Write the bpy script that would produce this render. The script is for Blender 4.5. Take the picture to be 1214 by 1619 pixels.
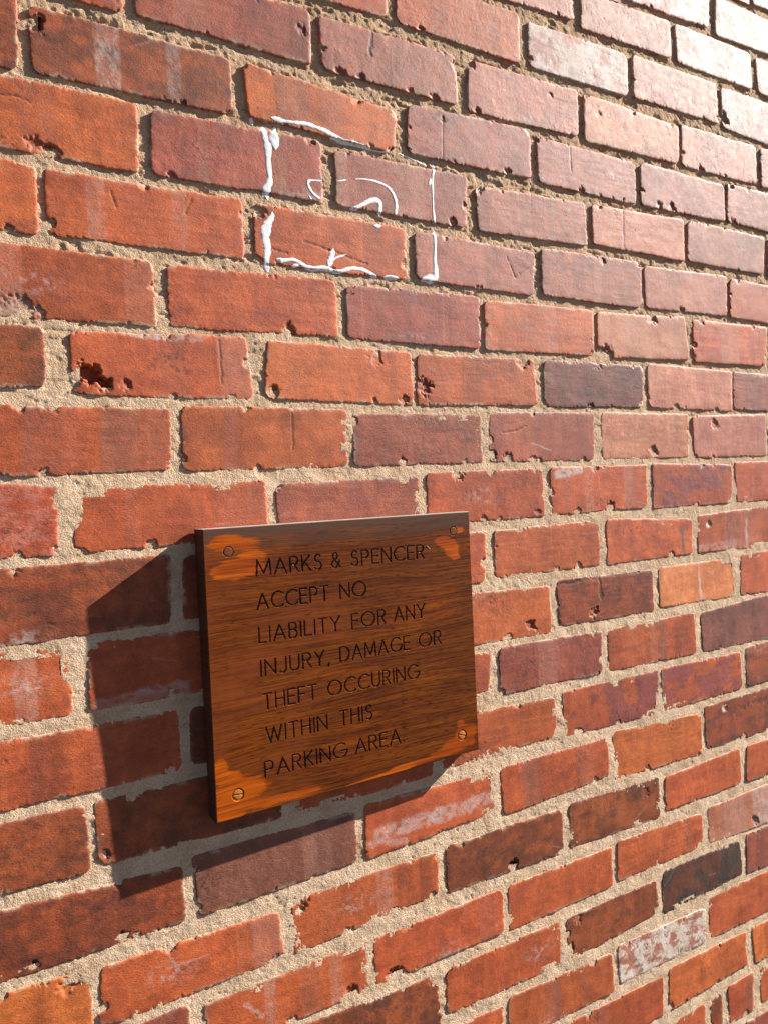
import bpy, math, random
import numpy as np
from mathutils import Matrix, Vector
from mathutils.bvhtree import BVHTree

for o in list(bpy.data.objects):
    bpy.data.objects.remove(o)
SC = bpy.context.scene
COL = SC.collection
# Wall frame used throughout: u (mm, along the wall to the right), v (mm, downwards), h (mm, out of the wall).
# World metres: X = u, Y = -h, Z = 2.177 - v
ZTOP = 2.177
CAM_F=1217.791
CAM_C=(-492.256,626.956,-889.719)
CAM_R=[[0.8570494, 0.0535553, -0.5124433], [-0.0559607, 0.9983751, 0.010747], [0.5121862, 0.019466, 0.8586538]]
BRICKS=[
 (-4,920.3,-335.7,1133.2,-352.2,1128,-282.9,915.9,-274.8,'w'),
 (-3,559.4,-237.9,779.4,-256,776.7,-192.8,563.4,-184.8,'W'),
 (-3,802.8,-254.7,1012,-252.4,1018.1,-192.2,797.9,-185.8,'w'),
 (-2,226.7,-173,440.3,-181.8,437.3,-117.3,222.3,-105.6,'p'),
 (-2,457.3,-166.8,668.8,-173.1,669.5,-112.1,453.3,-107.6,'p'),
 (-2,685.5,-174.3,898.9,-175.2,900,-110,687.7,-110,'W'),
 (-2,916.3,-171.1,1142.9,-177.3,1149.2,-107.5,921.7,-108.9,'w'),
 (-1,-104.4,-78.5,87.3,-85.9,84.5,-24.8,-103.7,-21,'r'),
 (-1,103.3,-83,320.5,-93.4,318.1,-18.9,101.6,-23.4,'r'),
 (-1,340.1,-85.4,555.3,-88.5,553.8,-21.1,340.9,-19.5,'s'),
 (-1,572.3,-91.6,789.5,-93.3,793.7,-24.3,569.2,-23.4,'p'),
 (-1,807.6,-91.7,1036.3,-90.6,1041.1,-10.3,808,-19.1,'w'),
 (0,-361,38.5,-267.4,34.5,-269.9,64.8,-356.2,63.7,'r'),
 (0,-252.3,13.7,-33.6,-0.1,-35.9,67.1,-253,63,'m'),
 (0,-18.5,3.1,196.3,0.6,196.4,68.9,-17,68.2,'n'),
 (0,222.3,1.5,438,-2.7,434.6,68,217.8,72.5,'n'),
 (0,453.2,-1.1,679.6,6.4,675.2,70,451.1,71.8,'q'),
 (0,691.7,1.7,904,-1.1,900.8,70,688.6,70.9,'n'),
 (0,919.8,-0.4,1176.9,-8.5,1170.9,71,918.6,70.7,'n'),
 (1,-548.8,81.3,-380.5,80.6,-381.2,156.6,-552.2,144,'d'),
 (1,-366.7,85.4,-144.5,89.4,-145.1,153.2,-364.5,154,'d'),
 (1,-126.7,88.9,90.6,103.5,84.1,157.8,-122.3,150.8,'o'),
 (1,113.1,88.4,331.7,81.1,329.6,151.4,108,153.5,'n'),
 (1,347.8,88.6,564.6,89.3,563.1,156.1,347.3,155.3,'n'),
 (1,580.3,86.5,800.2,89.7,799.4,153.3,577.1,156.1,'n'),
 (1,813.5,85.2,1012.8,81.8,1007.3,157.2,808.7,152.1,'n'),
 (2,-463.8,165.5,-259.9,167.8,-262.1,242.3,-467.9,238.4,'o'),
 (2,-242.3,171.2,-28.5,166.2,-29.4,240.9,-245,241.6,'m'),
 (2,-6,173.4,206.8,171.8,201.1,243.4,-7.4,241.7,'n'),
 (2,224.5,182.6,440,175.4,442.6,240.5,225.1,244.8,'n'),
 (2,459.7,175.5,681.7,169.5,680.2,239.5,458.5,235.6,'q'),
 (2,697.1,167.3,917.3,171,910.4,239.3,690.5,237.2,'n'),
 (2,931.3,172.8,1186.9,174.1,1180.8,253.9,926.3,241.3,'n'),
 (3,-543.4,248.4,-371.1,258.1,-371.4,327.7,-547,314.5,'r'),
 (3,-360.5,257.7,-140.2,258.3,-140.3,327.2,-360,324.9,'r'),
 (3,-122.2,258.7,95,261.9,93.8,329.5,-124.8,328.6,'r'),
 (3,112.5,263.1,329.7,267.7,322.9,330.9,112.7,326.7,'n'),
 (3,345.6,259,567.1,256.2,563.5,330.9,343.6,329.1,'n'),
 (3,576.1,260.6,795.7,256.8,794.3,327.6,577.7,328.7,'n'),
 (3,808.5,259,1020.8,264.4,1015.6,334.9,803.6,328.1,'r'),
 (4,-465.4,341,-253.2,345,-252.4,416.3,-469.7,415.9,'r'),
 (4,-234.6,347.3,-16.5,343.6,-18.1,414.3,-233.5,415,'r'),
 (4,1,347.7,217.5,344.8,215.2,417.5,-2.2,415,'m'),
 (4,227.8,348.5,448.2,346.2,446.3,416.4,226.8,418.7,'r'),
 (4,459.4,348.4,673.2,339.9,679.9,412.9,457.6,417.9,'q'),
 (4,696.9,342.7,912.9,343,903.6,414.8,696.9,415.5,'r'),
 (4,928.9,345.6,1173.8,346.9,1168.2,419.7,923.7,416.4,'r'),
 (5,-538.6,430.3,-373.3,427.2,-373.7,487.8,-542.1,495.1,'d'),
 (5,-344.4,430.8,-145.3,425.1,-138.3,498,-345.7,496.6,'r'),
 (5,-114.9,427.2,94.6,431.7,94.4,501.3,-121.6,496.1,'o'),
 (5,107.1,432.9,316.3,431.4,319.6,498.8,102.7,501.2,'r'),
 (5,339.5,430.3,558.2,431.2,555.2,497.3,336.2,500.4,'g'),
 (5,574.2,426.3,799.9,431.9,794.9,502,572.4,497,'q'),
 (5,805.5,431.7,1074.2,435.9,1068.9,506.5,804.5,498.3,'m'),
 (6,-461.1,510.7,-242.2,513.9,-244.7,581.1,-465.3,584.7,'r'),
 (6,-226.5,510.1,-11,511.3,-13.6,583.3,-229.4,583.7,'r'),
 (6,-0,517,211.2,515.1,209.1,583.3,-4.2,583.5,'m'),
 (6,227.8,512.2,439.9,511.1,435,585.3,224.4,582.7,'m'),
 (6,457.2,510,669.7,511.2,667.9,584.7,456.5,583.7,'q'),
 (6,684.8,514.4,896.7,509.3,895.1,586.7,685,585,'q'),
 (6,914.9,509.1,1161.6,507,1155.5,587.5,909.2,586.9,'r'),
 (7,-547.4,590.4,-368,596.1,-372.2,669.3,-551.8,668.7,'x'),
 (7,-350.4,601.6,-131.2,599.8,-129.4,665.5,-352.4,669.6,'r'),
 (7,-113.9,605.1,94.3,602.6,97.3,670.2,-116.2,670.4,'m'),
 (7,111.4,597.8,323.3,597.5,325.1,668.5,110.2,667.5,'r'),
 (7,341.6,597,557.7,597.6,554.5,667,339.5,667.4,'r'),
 (7,573.5,595.8,787.6,603.3,782.8,670.8,571.6,670,'v'),
 (7,799.2,598.9,1061.9,600,1056.5,672.8,801.5,670.5,'r'),
 (8,-470.8,682.1,-253.6,682.2,-255.1,757.4,-475.2,760.2,'d'),
 (8,-234.6,684.6,-23.9,689.5,-25.2,755.6,-238.1,755.9,'d'),
 (8,-7.7,686.6,208.3,685.8,201.5,756.4,-11.8,753,'r'),
 (8,225.9,687,439.7,684.4,437.8,753.8,223.9,754.9,'r'),
 (8,457,683.5,668.6,696.4,666.3,754.5,455,755.4,'r'),
 (8,684.5,690.7,910.2,684.4,904.7,759.7,683.5,754.8,'r'),
 (8,924.5,685.1,1172.6,678.1,1166.6,757.5,921.2,758.5,'r'),
 (9,-556.7,758.9,-367.3,771.6,-367,843.1,-561.1,836.8,'r'),
 (9,-345.2,770,-131,775,-130.9,843.4,-347.4,842.7,'r'),
 (9,-115.6,773.1,92.8,775.2,90.6,843.5,-118.1,842.4,'r'),
 (9,111.1,771.1,326.9,778.9,326.2,849.3,109.7,843.7,'r'),
 (9,343.2,771.8,558,775.5,559.6,844.6,343.9,840.9,'d'),
 (9,577.2,774.1,784.7,774.8,785.3,844,575.9,839,'l'),
 (9,803.8,770.6,1049.3,768.4,1043.1,851.1,798.6,843.2,'r'),
 (10,-480.9,860.4,-254,861.8,-252.8,929.2,-484.8,929.9,'r'),
 (10,-236.9,861.4,-22.5,864.1,-25.2,938.7,-239.2,926.3,'d'),
 (10,-12.6,857.4,206.3,862.7,199.3,916.3,-16.9,927.8,'r'),
 (10,223.1,858.6,433.4,862.9,430.4,928.1,221.1,926.7,'m'),
 (10,447.8,862.8,663.9,861.8,664.1,931.5,449.1,929.1,'r'),
 (10,681,863.9,906.2,851.4,904.2,934.5,684.9,932.3,'g'),
 (10,924.4,854.7,1160,843.4,1154,922.6,920.9,930.6,'r'),
 (11,-566.9,941.6,-360.7,946.8,-358.8,1016.9,-570.7,1010.2,'d'),
 (11,-348.7,945,-133,947.9,-133,1016.7,-348.8,1013.6,'d'),
 (11,-115.7,943.8,94.7,945.8,93.4,1016.4,-115.1,1019,'r'),
 (11,110.9,944.5,327.4,950.6,326.1,1009.4,114.1,1013.1,'r'),
 (11,343.5,946.6,563.6,947.7,560.3,1018.6,344.3,1015.1,'v'),
 (11,571.6,946.9,787.1,950,790,1015.2,571.5,1018.6,'v'),
 (11,804.6,944.3,1036.5,940,1030.8,1016.1,805.2,1015.5,'d'),
 (12,-490.5,1032.2,-259.5,1042.8,-258,1104.7,-494.7,1106.5,'d'),
 (12,-244.9,1035.1,-30.3,1036.9,-32.5,1101.5,-240.8,1105.2,'g'),
 (12,-13.9,1033.5,202.1,1037,199.5,1094.3,-16.3,1102.9,'r'),
 (12,214,1036,433.1,1036.6,436.3,1096.2,216.8,1104.4,'r'),
 (12,449.6,1029.7,668.5,1041.5,667,1111.3,448.8,1106.3,'o'),
 (12,681.4,1031.5,897.1,1031.4,895.4,1110.8,681.3,1106.5,'d'),
 (12,913.6,1030.6,1146,1027.8,1140,1106.6,909.8,1110,'r'),
 (13,-576.3,1111.6,-366.5,1125.9,-366.2,1212,-581.2,1200.8,'o'),
 (13,-351.4,1127.2,-144.2,1133,-141,1190.4,-357.1,1191.2,'r'),
 (13,-125,1124.8,95,1126.2,92.4,1183.4,-123,1191.2,'r'),
 (13,111.4,1123.7,329,1125.6,327.2,1192.4,109.5,1187.8,'d'),
 (13,346.5,1123.1,552.7,1128.6,551.2,1195.5,343.4,1190.1,'d'),
 (13,568.4,1132.4,774.5,1126.5,773.8,1188.8,566.1,1188.5,'r'),
 (13,795.3,1127.5,1022.7,1123.5,1017.5,1192.9,790.7,1190.5,'r'),
 (14,-450.6,1206.4,-261.6,1203.8,-260.1,1278.9,-452.4,1268.8,'m'),
 (14,-241.1,1211.8,-25,1211.5,-25.2,1277.3,-240.6,1268.5,'r'),
 (14,-11.6,1212.7,204.9,1213,204.5,1274.1,-12.5,1274.5,'r'),
 (14,216.9,1212.9,431.2,1214.9,431.4,1276.1,216.4,1277.1,'r'),
 (14,447.6,1210.1,659.5,1218.2,659,1274.7,444.8,1272.9,'r'),
 (14,677.3,1213.7,883.8,1212.5,878.5,1284.8,676.4,1276.1,'q'),
 (14,898.2,1212.2,1132,1211.4,1126,1289.8,895.1,1282.9,'r'),
 (15,-123.6,1285.7,82,1297.5,87.4,1364.9,-123.2,1350.4,'d'),
 (15,100.4,1295.4,316.3,1297,311.9,1361.9,98.7,1356.8,'r'),
 (15,326.8,1298.6,532.9,1299.8,537.1,1353.1,330.4,1365.5,'d'),
 (15,552.6,1290.5,762.4,1294.3,765.4,1357.6,547.7,1362,'k'),
 (15,783.6,1289.5,1010,1293.6,1004.4,1369,780.3,1360.9,'m'),
 (16,-18.8,1375,195,1383.6,194.5,1447.5,-17.9,1439.3,'r'),
 (16,207.4,1377.1,422.6,1384.2,422.8,1445.6,205.6,1442.7,'r'),
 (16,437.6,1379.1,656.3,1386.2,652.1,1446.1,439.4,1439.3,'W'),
 (16,669.6,1372.2,871.8,1377.3,870.5,1450.5,668,1444.7,'r'),
 (16,888.1,1377.2,1095.2,1381.2,1089.8,1452.3,886.9,1450.8,'r'),
 (17,97.3,1447.3,310.6,1461.5,309,1525.4,95.5,1509.7,'r'),
 (17,324.1,1460,538.8,1466.7,536.1,1529.9,325.3,1522.5,'r'),
 (17,555.4,1459.7,767,1466.9,766.5,1526.1,553.8,1529.3,'o'),
 (17,786.1,1467.5,996.9,1469.3,1002.6,1541.8,792.8,1534.4,'o'),
 (18,560.3,1553.8,644.5,1554.6,643.8,1613.5,556.3,1610.5,'r'),
 (18,660.2,1555,690.6,1552.9,690,1611.7,659.7,1610.9,'d'),
 (18,709,1549.5,784,1549.1,779,1617.7,711.6,1615.7,'r'),
 (18,805.2,1550.9,883.6,1551,883,1615.2,806.4,1615.2,'r'),
 (19,755,1633.2,983.8,1644.3,978.6,1712.8,750.3,1698.8,'m'),
]
CHIPS=[(-347,484,11.3,2.25,3),(-122,268,15.4,3.15,3),(-345,771,8.8,1.8,3),(-367,1129,8.9,1.8,3),(-124,1127,12.5,1.8,3),(-112,606,7.4,1.8,3),(94,105,11.5,2.7,3),(-128,91,7.3,2.7,3),(-371,427,5.9,1.35,3),(-373,490,7.8,1.35,3),(558,499,14.2,1.35,3),(335,501,10.1,1.35,3),(560,430,10.4,1.8,3),(-24,1279,18.3,1.8,3),(-352,1014,8.2,1.8,3),(201,1096,10.5,1.8,3),(-354,669,6.0,1.8,3),(781,672,13.2,1.35,3),(225,181,14.7,3.15,3),(332,82,9.0,3.15,3),(455,420,19.6,2.475,0),(222,5,10.5,3.6,3),(689,242,8.4,1.8,3),(-248,864,5.9,1.35,3),(112,1120,7.9,1.8,3),(536,1352,11.9,1.8,3),(-115,1140,7.6,1.8,3),(326,1191,8.1,1.35,3),(736,1044,8.7,1.35,3),(715,708,8.5,1.8,3),(-361,101,11.5,10.8,0),(-366,234,16.6,2.75,1),(-351,237,10.7,3.85,0),(-45,28,10.0,1.65,0),(10,69,10.4,3.3,0),(-330,475,14.8,12.6,0),(-312,487,9.5,9.9,0),(-289,485,8.1,2.2,0),(-113,490,10.3,3.85,0),(115,477,16.7,3.3,0),(-88,412,10.5,2.2,0),(80,497,8.7,2.75,0),(38,442,12.6,1.1,1),(223,382,8.4,2.2,0),(230,574,9.7,3.3,0),(258,579,9.9,2.75,0),(165,602,10.4,3.3,0),(71,581,8.6,2.75,0),(588,346,13.6,3.3,0),(475,416,18.4,4.4,0),(478,264,8.5,1.65,0),(578,573,10.5,2.75,0),(469,661,9.9,2.2,0),(393,666,9.4,2.2,0),(744,527,11.6,2.2,1),(295,434,15.1,2.75,1),(178,238,8.2,4.4,0),(201,214,8.3,2.2,0),(418,831,12.4,2.2,1),(286,832,11.4,3.3,0),(-329,1100,7.3,3.3,0),(-386,1134,13.1,2.2,1),(-419,1099,6.0,3.3,0),(-342,1005,6.3,2.2,0),(-245,1093,6.1,3.3,0),(-314,1103,4.9,2.75,0),(17,1274,16.2,3.85,0),(-50,1271,13.4,2.75,1),(227,1185,11.2,4.4,0),(84,1184,6.8,2.75,0),(5,1192,6.4,2.2,0),(-48,1190,8.2,2.75,0),(76,1303,9.1,1.1,1),(40,1212,8.8,1.65,1),(-110,1134,8.7,2.2,1),(229,1181,8.7,3.3,0),(810,1270,12.3,3.3,0),(352,1305,12.2,1.1,1),(330,1345,10.7,3.85,0),(518,1145,11.9,1.1,0),(651,152,14.2,2.2,0),(623,153,9.3,2.2,0),(809,-36,15.5,4.95,0),(661,6,7.9,1.1,0),(-225,159,8.6,3.85,0),(-397,408,21.9,1.65,2),(-376,410,9.0,1.65,2),(-400,511,6.6,2.75,0),(-366,512,6.8,2.2,1),(-382,582,8.2,2.2,0),(97,246,6.6,1.65,0),(561,255,8.9,2.2,0),(-137,428,8.3,2.2,1),(-386,854,4.5,1.1,0),(-239,854,5.1,1.1,0),(-312,948,5.7,1.1,1),(-416,685,5.8,1.1,1),(207,666,7.2,2.2,0),(-368,618,5.3,2.2,1),(-128,937,5.7,1.65,0),(170,98,5.8,1.1,0),(-173,1203,7.5,1.65,1),(483,24,7.2,1.1,0),(380,16,6.7,1.1,0),(311,663,6.4,1.65,0),(-372,665,6.0,2.2,0)]
BANDS=[(-302,-274,121,'white',0.35),(-222,-205,103,'white',0.22),(-384,-369,202,'pink',0.5),(-369,-344,198,'pink',0.35),(-320,-300,292,'pale',0.45),(-226,-208,293,'pale',0.35),(-393,-341,550,'pink',0.3),(-272,-244,551,'pink',0.35),(-117,-58,465,'light',0.4),(81,133,206,'pale',0.4),(-8,12,206,'pale',0.5),(158,208,140,'grey',0.4),(208,286,128,'pale',0.25),(286,322,118,'grey',0.3),(-24,14,125,'pink',0.4),(-97,-75,205,'tan',0.5),(225,238,389,'pale',0.4),(345,369,381,'pale',0.35),(517,563,390,'pale',0.4),(773,826,387,'pale',0.45),(-197,-131,636,'pink',0.45),(-254,-197,633,'dark',0.12),(224,338,718,'light',0.12),(490,567,898,'light',0.3),(568,587,905,'grey',0.45),(445,489,900,'dark',0.2),(-422,-399,802,'pale',0.55),(-440,-433,890,'light',0.3),(-4,21,1155,'pale',0.5),(-168,-153,1219,'pale',0.6),(-79,-59,1229,'pale',0.6),(527,529,192,'grey',0.3),(691,698,549,'pale',0.3),(412,431,639,'pale',0.4),(500,523,632,'pale',0.3),(681,685,785,'white',0.5),(721,785,1258,'pale',0.5),(806,904,1260,'white',0.5),(455,463,548,'pale',0.4),(532,536,548,'grey',0.25),(-192,-178,222,'tan',0.35),(760,862,738,'pale',0.2),(281,282,178,'dark',0.5)]
STREAKS=[(60,-1,55,35,2.4,'black',0.75),(-400,186,-385,184,1.0,'black',0.7),(-385,184,-370,188,1.0,'black',0.7),(-88,515,-89,561,0.8,'black',0.6),(-177,429,-177,481,0.8,'black',0.5),(250,542,276,538,1.1,'black',0.6),(276,538,295,531,1.1,'black',0.6),(-293,269,-288,288,0.7,'black',0.6),(-201,265,-209,283,0.8,'black',0.6),(-103,310,-82,315,1.2,'black',0.5),(-59,297,-23,303,1.3,'black',0.5),(-23,303,33,316,1.3,'black',0.5),(640,712,643,748,2.7,'green',0.75),(635,714,649,711,2.0,'green',0.6),(530,170,528,242,1.3,'black',0.6),(416,79,416,127,1.2,'black',0.4),(681,791,685,836,2.8,'white',0.7),(5,1077,97,1075,10.1,'white',0.45),(97,1075,193,1074,10.8,'white',0.45),(-282,428,-250,431,4.2,'white',0.55),(-250,431,-198,430,3.3,'white',0.5),(354,608,402,600,6.9,'white',0.75),(44,1096,-10,1085,4.7,'white',0.3),(-337,841,-245,834,7.5,'white',0.4),(-337,841,-245,841,5.5,'pink',0.5),(-386,742,-377,745,1.0,'black',0.4),(-284,1129,-271,1156,1.1,'white',0.3),(-284,1152,-234,1154,0.7,'white',0.35),(772,1051,867,1051,4.4,'black',0.4),(170,98,166,152,0.8,'black',0.3),(343,275,287,309,0.9,'black',0.3),(274,278,290,309,1.1,'black',0.45),(438,685,438,711,2.4,'black',0.6),(306,557,343,569,0.8,'white',0.5),(433,767,437,808,3.0,'black',0.5),(343,778,432,774,2.8,'black',0.45),(440,770,544,774,3.0,'black',0.3),(-191,1231,-172,1250,3.2,'white',0.4),(826,704,822,757,3.0,'white',0.4),(785,748,686,747,7.4,'white',0.3)]
PAINT=[[(-94.5,147.9,1.94),(-91.4,148.4,3.25),(-81.4,149.3,3.27),(-75.0,149.1,1.97),(-59.5,147.8,2.13),(-46.3,146.3,3.03),(-33.1,147.8,2.38),(-19.8,150.0,3.43),(-6.5,154.7,3.12),(7.2,157.6,2.45),(4.2,158.1,2.10),(21.1,157.4,2.83),(36.6,158.8,2.15),(48.1,160.4,1.01),(61.2,160.5,0.73),(82.1,159.2,0.74)],[(91.2,157.3,0.60),(106.4,159.3,0.90),(121.6,162.4,0.91),(134.0,165.4,1.15),(140.2,166.9,0.93)],[(-120.1,152.5,2.86),(-118.2,161.3,2.86)],[(-105.2,159.8,4.49),(-104.9,164.4,4.81),(-103.7,175.7,3.21),(-101.0,183.2,5.15),(-100.3,191.2,4.83),(-101.3,201.8,3.21),(-100.9,212.1,3.54),(-99.9,222.3,2.89),(-100.7,229.4,3.86),(-105.6,238.3,5.12),(-105.4,245.2,4.48),(-103.9,250.7,1.28)],[(-88.8,157.7,2.60),(-90.5,165.0,3.25),(-91.6,172.2,6.49),(-90.9,181.4,7.14),(-90.6,187.1,3.24)],[(-99.9,265.0,0.57),(-99.7,271.1,3.43),(-105.8,280.2,5.40),(-109.1,288.8,5.95),(-110.7,297.3,5.66),(-109.0,305.3,5.10),(-108.5,315.5,4.82),(-110.7,323.9,3.39),(-110.6,332.2,3.96),(-109.5,340.3,5.09)],[(-97.3,323.5,2.86),(-90.7,324.8,3.16),(-81.5,322.8,2.03),(-73.4,321.3,2.33),(-65.5,324.7,2.64),(-56.5,329.0,2.95),(-47.2,330.6,2.97),(-37.6,328.5,3.00),(-30.3,327.2,2.71),(-20.8,329.5,2.43),(-11.1,330.6,2.75),(-6.3,329.0,2.45),(3.8,325.3,2.47),(12.7,323.2,2.49),(26.5,324.0,2.52),(37.8,327.8,2.54),(47.9,332.9,2.88)],[(58.4,330.7,2.58),(67.7,329.8,2.92),(81.1,329.4,1.96)],[(-76.8,330.1,1.16),(-71.5,328.5,2.33),(-66.8,327.4,1.17)],[(-17.2,300.5,1.22),(-18.2,307.1,3.65),(-21.1,315.0,4.55),(-24.0,322.8,4.54),(-25.4,326.2,1.81)],[(-20.1,318.1,1.52),(-14.9,313.2,1.22),(-7.4,310.2,1.35),(2.1,306.4,0.74)],[(-27.9,215.8,0.95),(-37.3,216.8,1.08),(-45.4,217.5,1.68),(-48.9,221.0,1.87),(-47.2,226.7,1.68),(-43.6,232.1,1.68),(-37.3,237.1,1.89),(-31.4,239.2,2.04)],[(-47.9,237.5,0.54),(-43.6,242.8,1.01)],[(-5.9,212.2,0.69),(1.1,210.5,0.84),(8.2,208.1,1.75)],[(21.7,204.9,0.57),(33.9,202.9,1.00),(48.4,202.5,1.30),(62.9,204.2,1.60),(73.1,207.6,1.91),(80.1,215.4,2.07),(84.0,224.9,2.37),(84.2,233.8,2.22),(81.3,244.4,1.48)],[(12.1,244.9,1.40),(20.0,243.1,2.47),(31.8,236.5,2.70),(43.8,229.7,3.23),(54.1,227.5,3.62),(59.0,231.2,3.27),(57.7,240.2,3.26),(56.5,247.2,3.99)],[(46.4,262.4,1.60),(52.2,263.3,2.57),(58.2,261.3,1.29)],[(151.8,161.0,1.94),(150.4,169.1,2.33),(147.4,178.7,1.39),(146.0,189.5,1.70),(145.9,202.6,1.39),(145.4,215.7,0.93),(145.1,228.9,1.08),(145.7,243.7,1.55),(145.5,228.7,1.37),(146.3,237.9,1.51),(147.0,246.0,1.10)],[(143.2,183.4,1.54),(140.9,194.2,2.70)],[(144.8,257.3,2.40),(144.9,264.9,2.40),(144.7,275.4,1.92),(143.9,287.2,1.92),(142.8,299.0,2.74),(143.9,310.5,3.77),(143.3,319.9,4.11),(143.5,326.9,5.48)],[(118.0,329.2,1.01),(125.2,325.8,3.38),(133.7,325.5,6.80),(142.2,325.9,6.84)]]
BOARD=[[-222.09, 652.66, -33.0], [159.62, 653.33, -27.5], [159.64, 989.44, -22.5], [-223.58, 991.81, -28.0]]
BW,BH=382,346
WORDS=[('MARKS',63.2,149.2,60.6,60.2),('&',163.0,176.4,60.1,60.0),('SPENCER',191.2,302.5,60.2,60.2),('ACCEPT',62.2,156.3,100.8,102.3),('NO',173.4,210.3,100.1,101.9),('LIABILITY',62.4,170.6,141.5,143.7),('FOR',188.3,237.7,141.9,141.6),('ANY',251.3,300.1,140.8,141.9),('INJURY,',63.2,153.6,181.7,186.2),('DAMAGE',169.3,273.3,182.4,182.5),('OR',289.1,324.5,182.2,182.2),('THEFT',63.9,134.0,224.3,224.2),('OCCURING',150.2,286.0,223.1,223.0),('WITHIN',65.8,146.5,264.5,265.2),('THIS',165.1,211.5,264.6,265.7),('PARKING',62.0,171.8,305.6,306.4),('AREA.',185.1,257.6,305.8,306.0)]
SCREWS=[('TL',29.6,28.4),('TR',353.3,26.3),('BL',27.4,318.3),('BR',353.6,318.5)]
PATCH=[(31,16,20,9),(39,50,28,13),(21,52,17,9),(59,37,20,8),(37,20,33,8),(18,20,14,6),(67,49,9,5),(335,39,15,7),(348,49,13,13),(354,61,9,7),(360,25,13,5),(30,314,35,17),(17,333,28,15),(46,314,18,9),(15,295,20,7),(60,336,37,6),(102,337,37,5),(8,286,9,18),(359,318,20,13),(342,330,24,11),(370,311,9,6),(320,336,24,6),(278,339,46,4),(369,331,7,6),(352,302,7,7),(218,346,55,4)]
WEB=[[(304.8,-1.2),(305.4,7.6),(329.0,15.2),(338.5,18.5)],[(328.8,0.2),(331.4,10.9)],[(327.6,2.7),(323.8,14.9)],[(307.7,42.8),(312.6,48.5)],[(118.7,-0.7),(121.4,12.1)],[(245.8,-2.8),(253.3,2.7)],[(353.1,26.7),(380.6,27.7)]]

def wpt(u, v, h=0.0):
    return (u / 1000.0, -h / 1000.0, ZTOP - v / 1000.0)

# ------------------------------------------------------------------ camera
cam = bpy.data.cameras.new('camera')
cam.sensor_fit = 'VERTICAL'
cam.sensor_height = 36.0
cam.lens = CAM_F / 1619.0 * 36.0
cam.clip_start = 0.02
cam.clip_end = 2000
co = bpy.data.objects.new('camera', cam)
COL.objects.link(co)
r_, d_, f_ = [Vector((a[0], a[2], -a[1])) for a in CAM_R]      # right, down, forward in world axes
m = Matrix((( r_.x, -d_.x, -f_.x), (r_.y, -d_.y, -f_.y), (r_.z, -d_.z, -f_.z))).to_4x4()
m.translation = Vector((CAM_C[0] / 1000, CAM_C[2] / 1000, ZTOP - CAM_C[1] / 1000))
co.matrix_world = m
SC.camera = co
# ------------------------------------------------------------------ sky, sun, exposure
SUN = Vector((3.88, -1.0, 2.45)).normalized()                 # towards the sun
el = math.asin(SUN.z)
wd = bpy.data.worlds.new('World')
SC.world = wd
wd.use_nodes = True
nt = wd.node_tree
sky = nt.nodes.new('ShaderNodeTexSky')
sky.sky_type = 'NISHITA'
sky.sun_disc = False
sky.sun_elevation = el
sky.air_density = 0.3
sky.dust_density = 0.2
sky.ozone_density = 0.6
sky.altitude = 300
sky.sun_rotation = math.atan2(SUN.x, SUN.y)
bg = nt.nodes['Background']
bg.inputs['Strength'].default_value = 0.05
nt.links.new(sky.outputs[0], bg.inputs['Color'])
sl = bpy.data.lights.new('sun', 'SUN')
sl.energy = 5.0
sl.angle = math.radians(0.5)
sl.color = (1.0, 0.93, 0.85)
so = bpy.data.objects.new('sun', sl)
COL.objects.link(so)
so.rotation_euler = (-SUN).to_track_quat('-Z', 'Y').to_euler()
so.location = (3, -2, 4)
SC.view_settings.view_transform = 'Standard'
SC.view_settings.look = 'None'
SC.view_settings.exposure = 1.4
SC.view_settings.gamma = 1.0
SC.render.resolution_x = 767
SC.render.resolution_y = 1024

# ------------------------------------------------------------------ noise helpers
def _h(ix, iy, s):
    n = (ix * 374761393 + iy * 668265263 + s * 1442695041) & 0xFFFFFFFF
    n = ((n ^ (n >> 13)) * 1274126177) & 0xFFFFFFFF
    n = (n ^ (n >> 16)) & 0xFFFFFFFF
    return n.astype(np.float64) / 4294967295.0 * 2 - 1
def vn(x, y, s=0):
    x = np.asarray(x, float); y = np.asarray(y, float)
    ix = np.floor(x).astype(np.int64); iy = np.floor(y).astype(np.int64)
    fx = x - ix; fy = y - iy
    fx = fx * fx * fx * (fx * (fx * 6 - 15) + 10); fy = fy * fy * fy * (fy * (fy * 6 - 15) + 10)
    a = _h(ix, iy, s); b = _h(ix + 1, iy, s); c = _h(ix, iy + 1, s); d = _h(ix + 1, iy + 1, s)
    return (a + (b - a) * fx) * (1 - fy) + (c + (d - c) * fx) * fy
def fbm(x, y, s=0, o=4, g=0.5):
    t = 0; a = 1.0; n = 0
    for i in range(o):
        c, q = math.cos(i * 1.3), math.sin(i * 1.3)
        t = t + a * vn((x * c - y * q) * 2 ** i + 17.3 * i, (x * q + y * c) * 2 ** i - 9.1 * i, s + i * 31)
        n += a; a *= g
    return t / n * 1.6
def sst(a, b, x):
    t = np.clip((x - a) / (b - a), 0, 1)
    return t * t * (3 - 2 * t)

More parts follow.
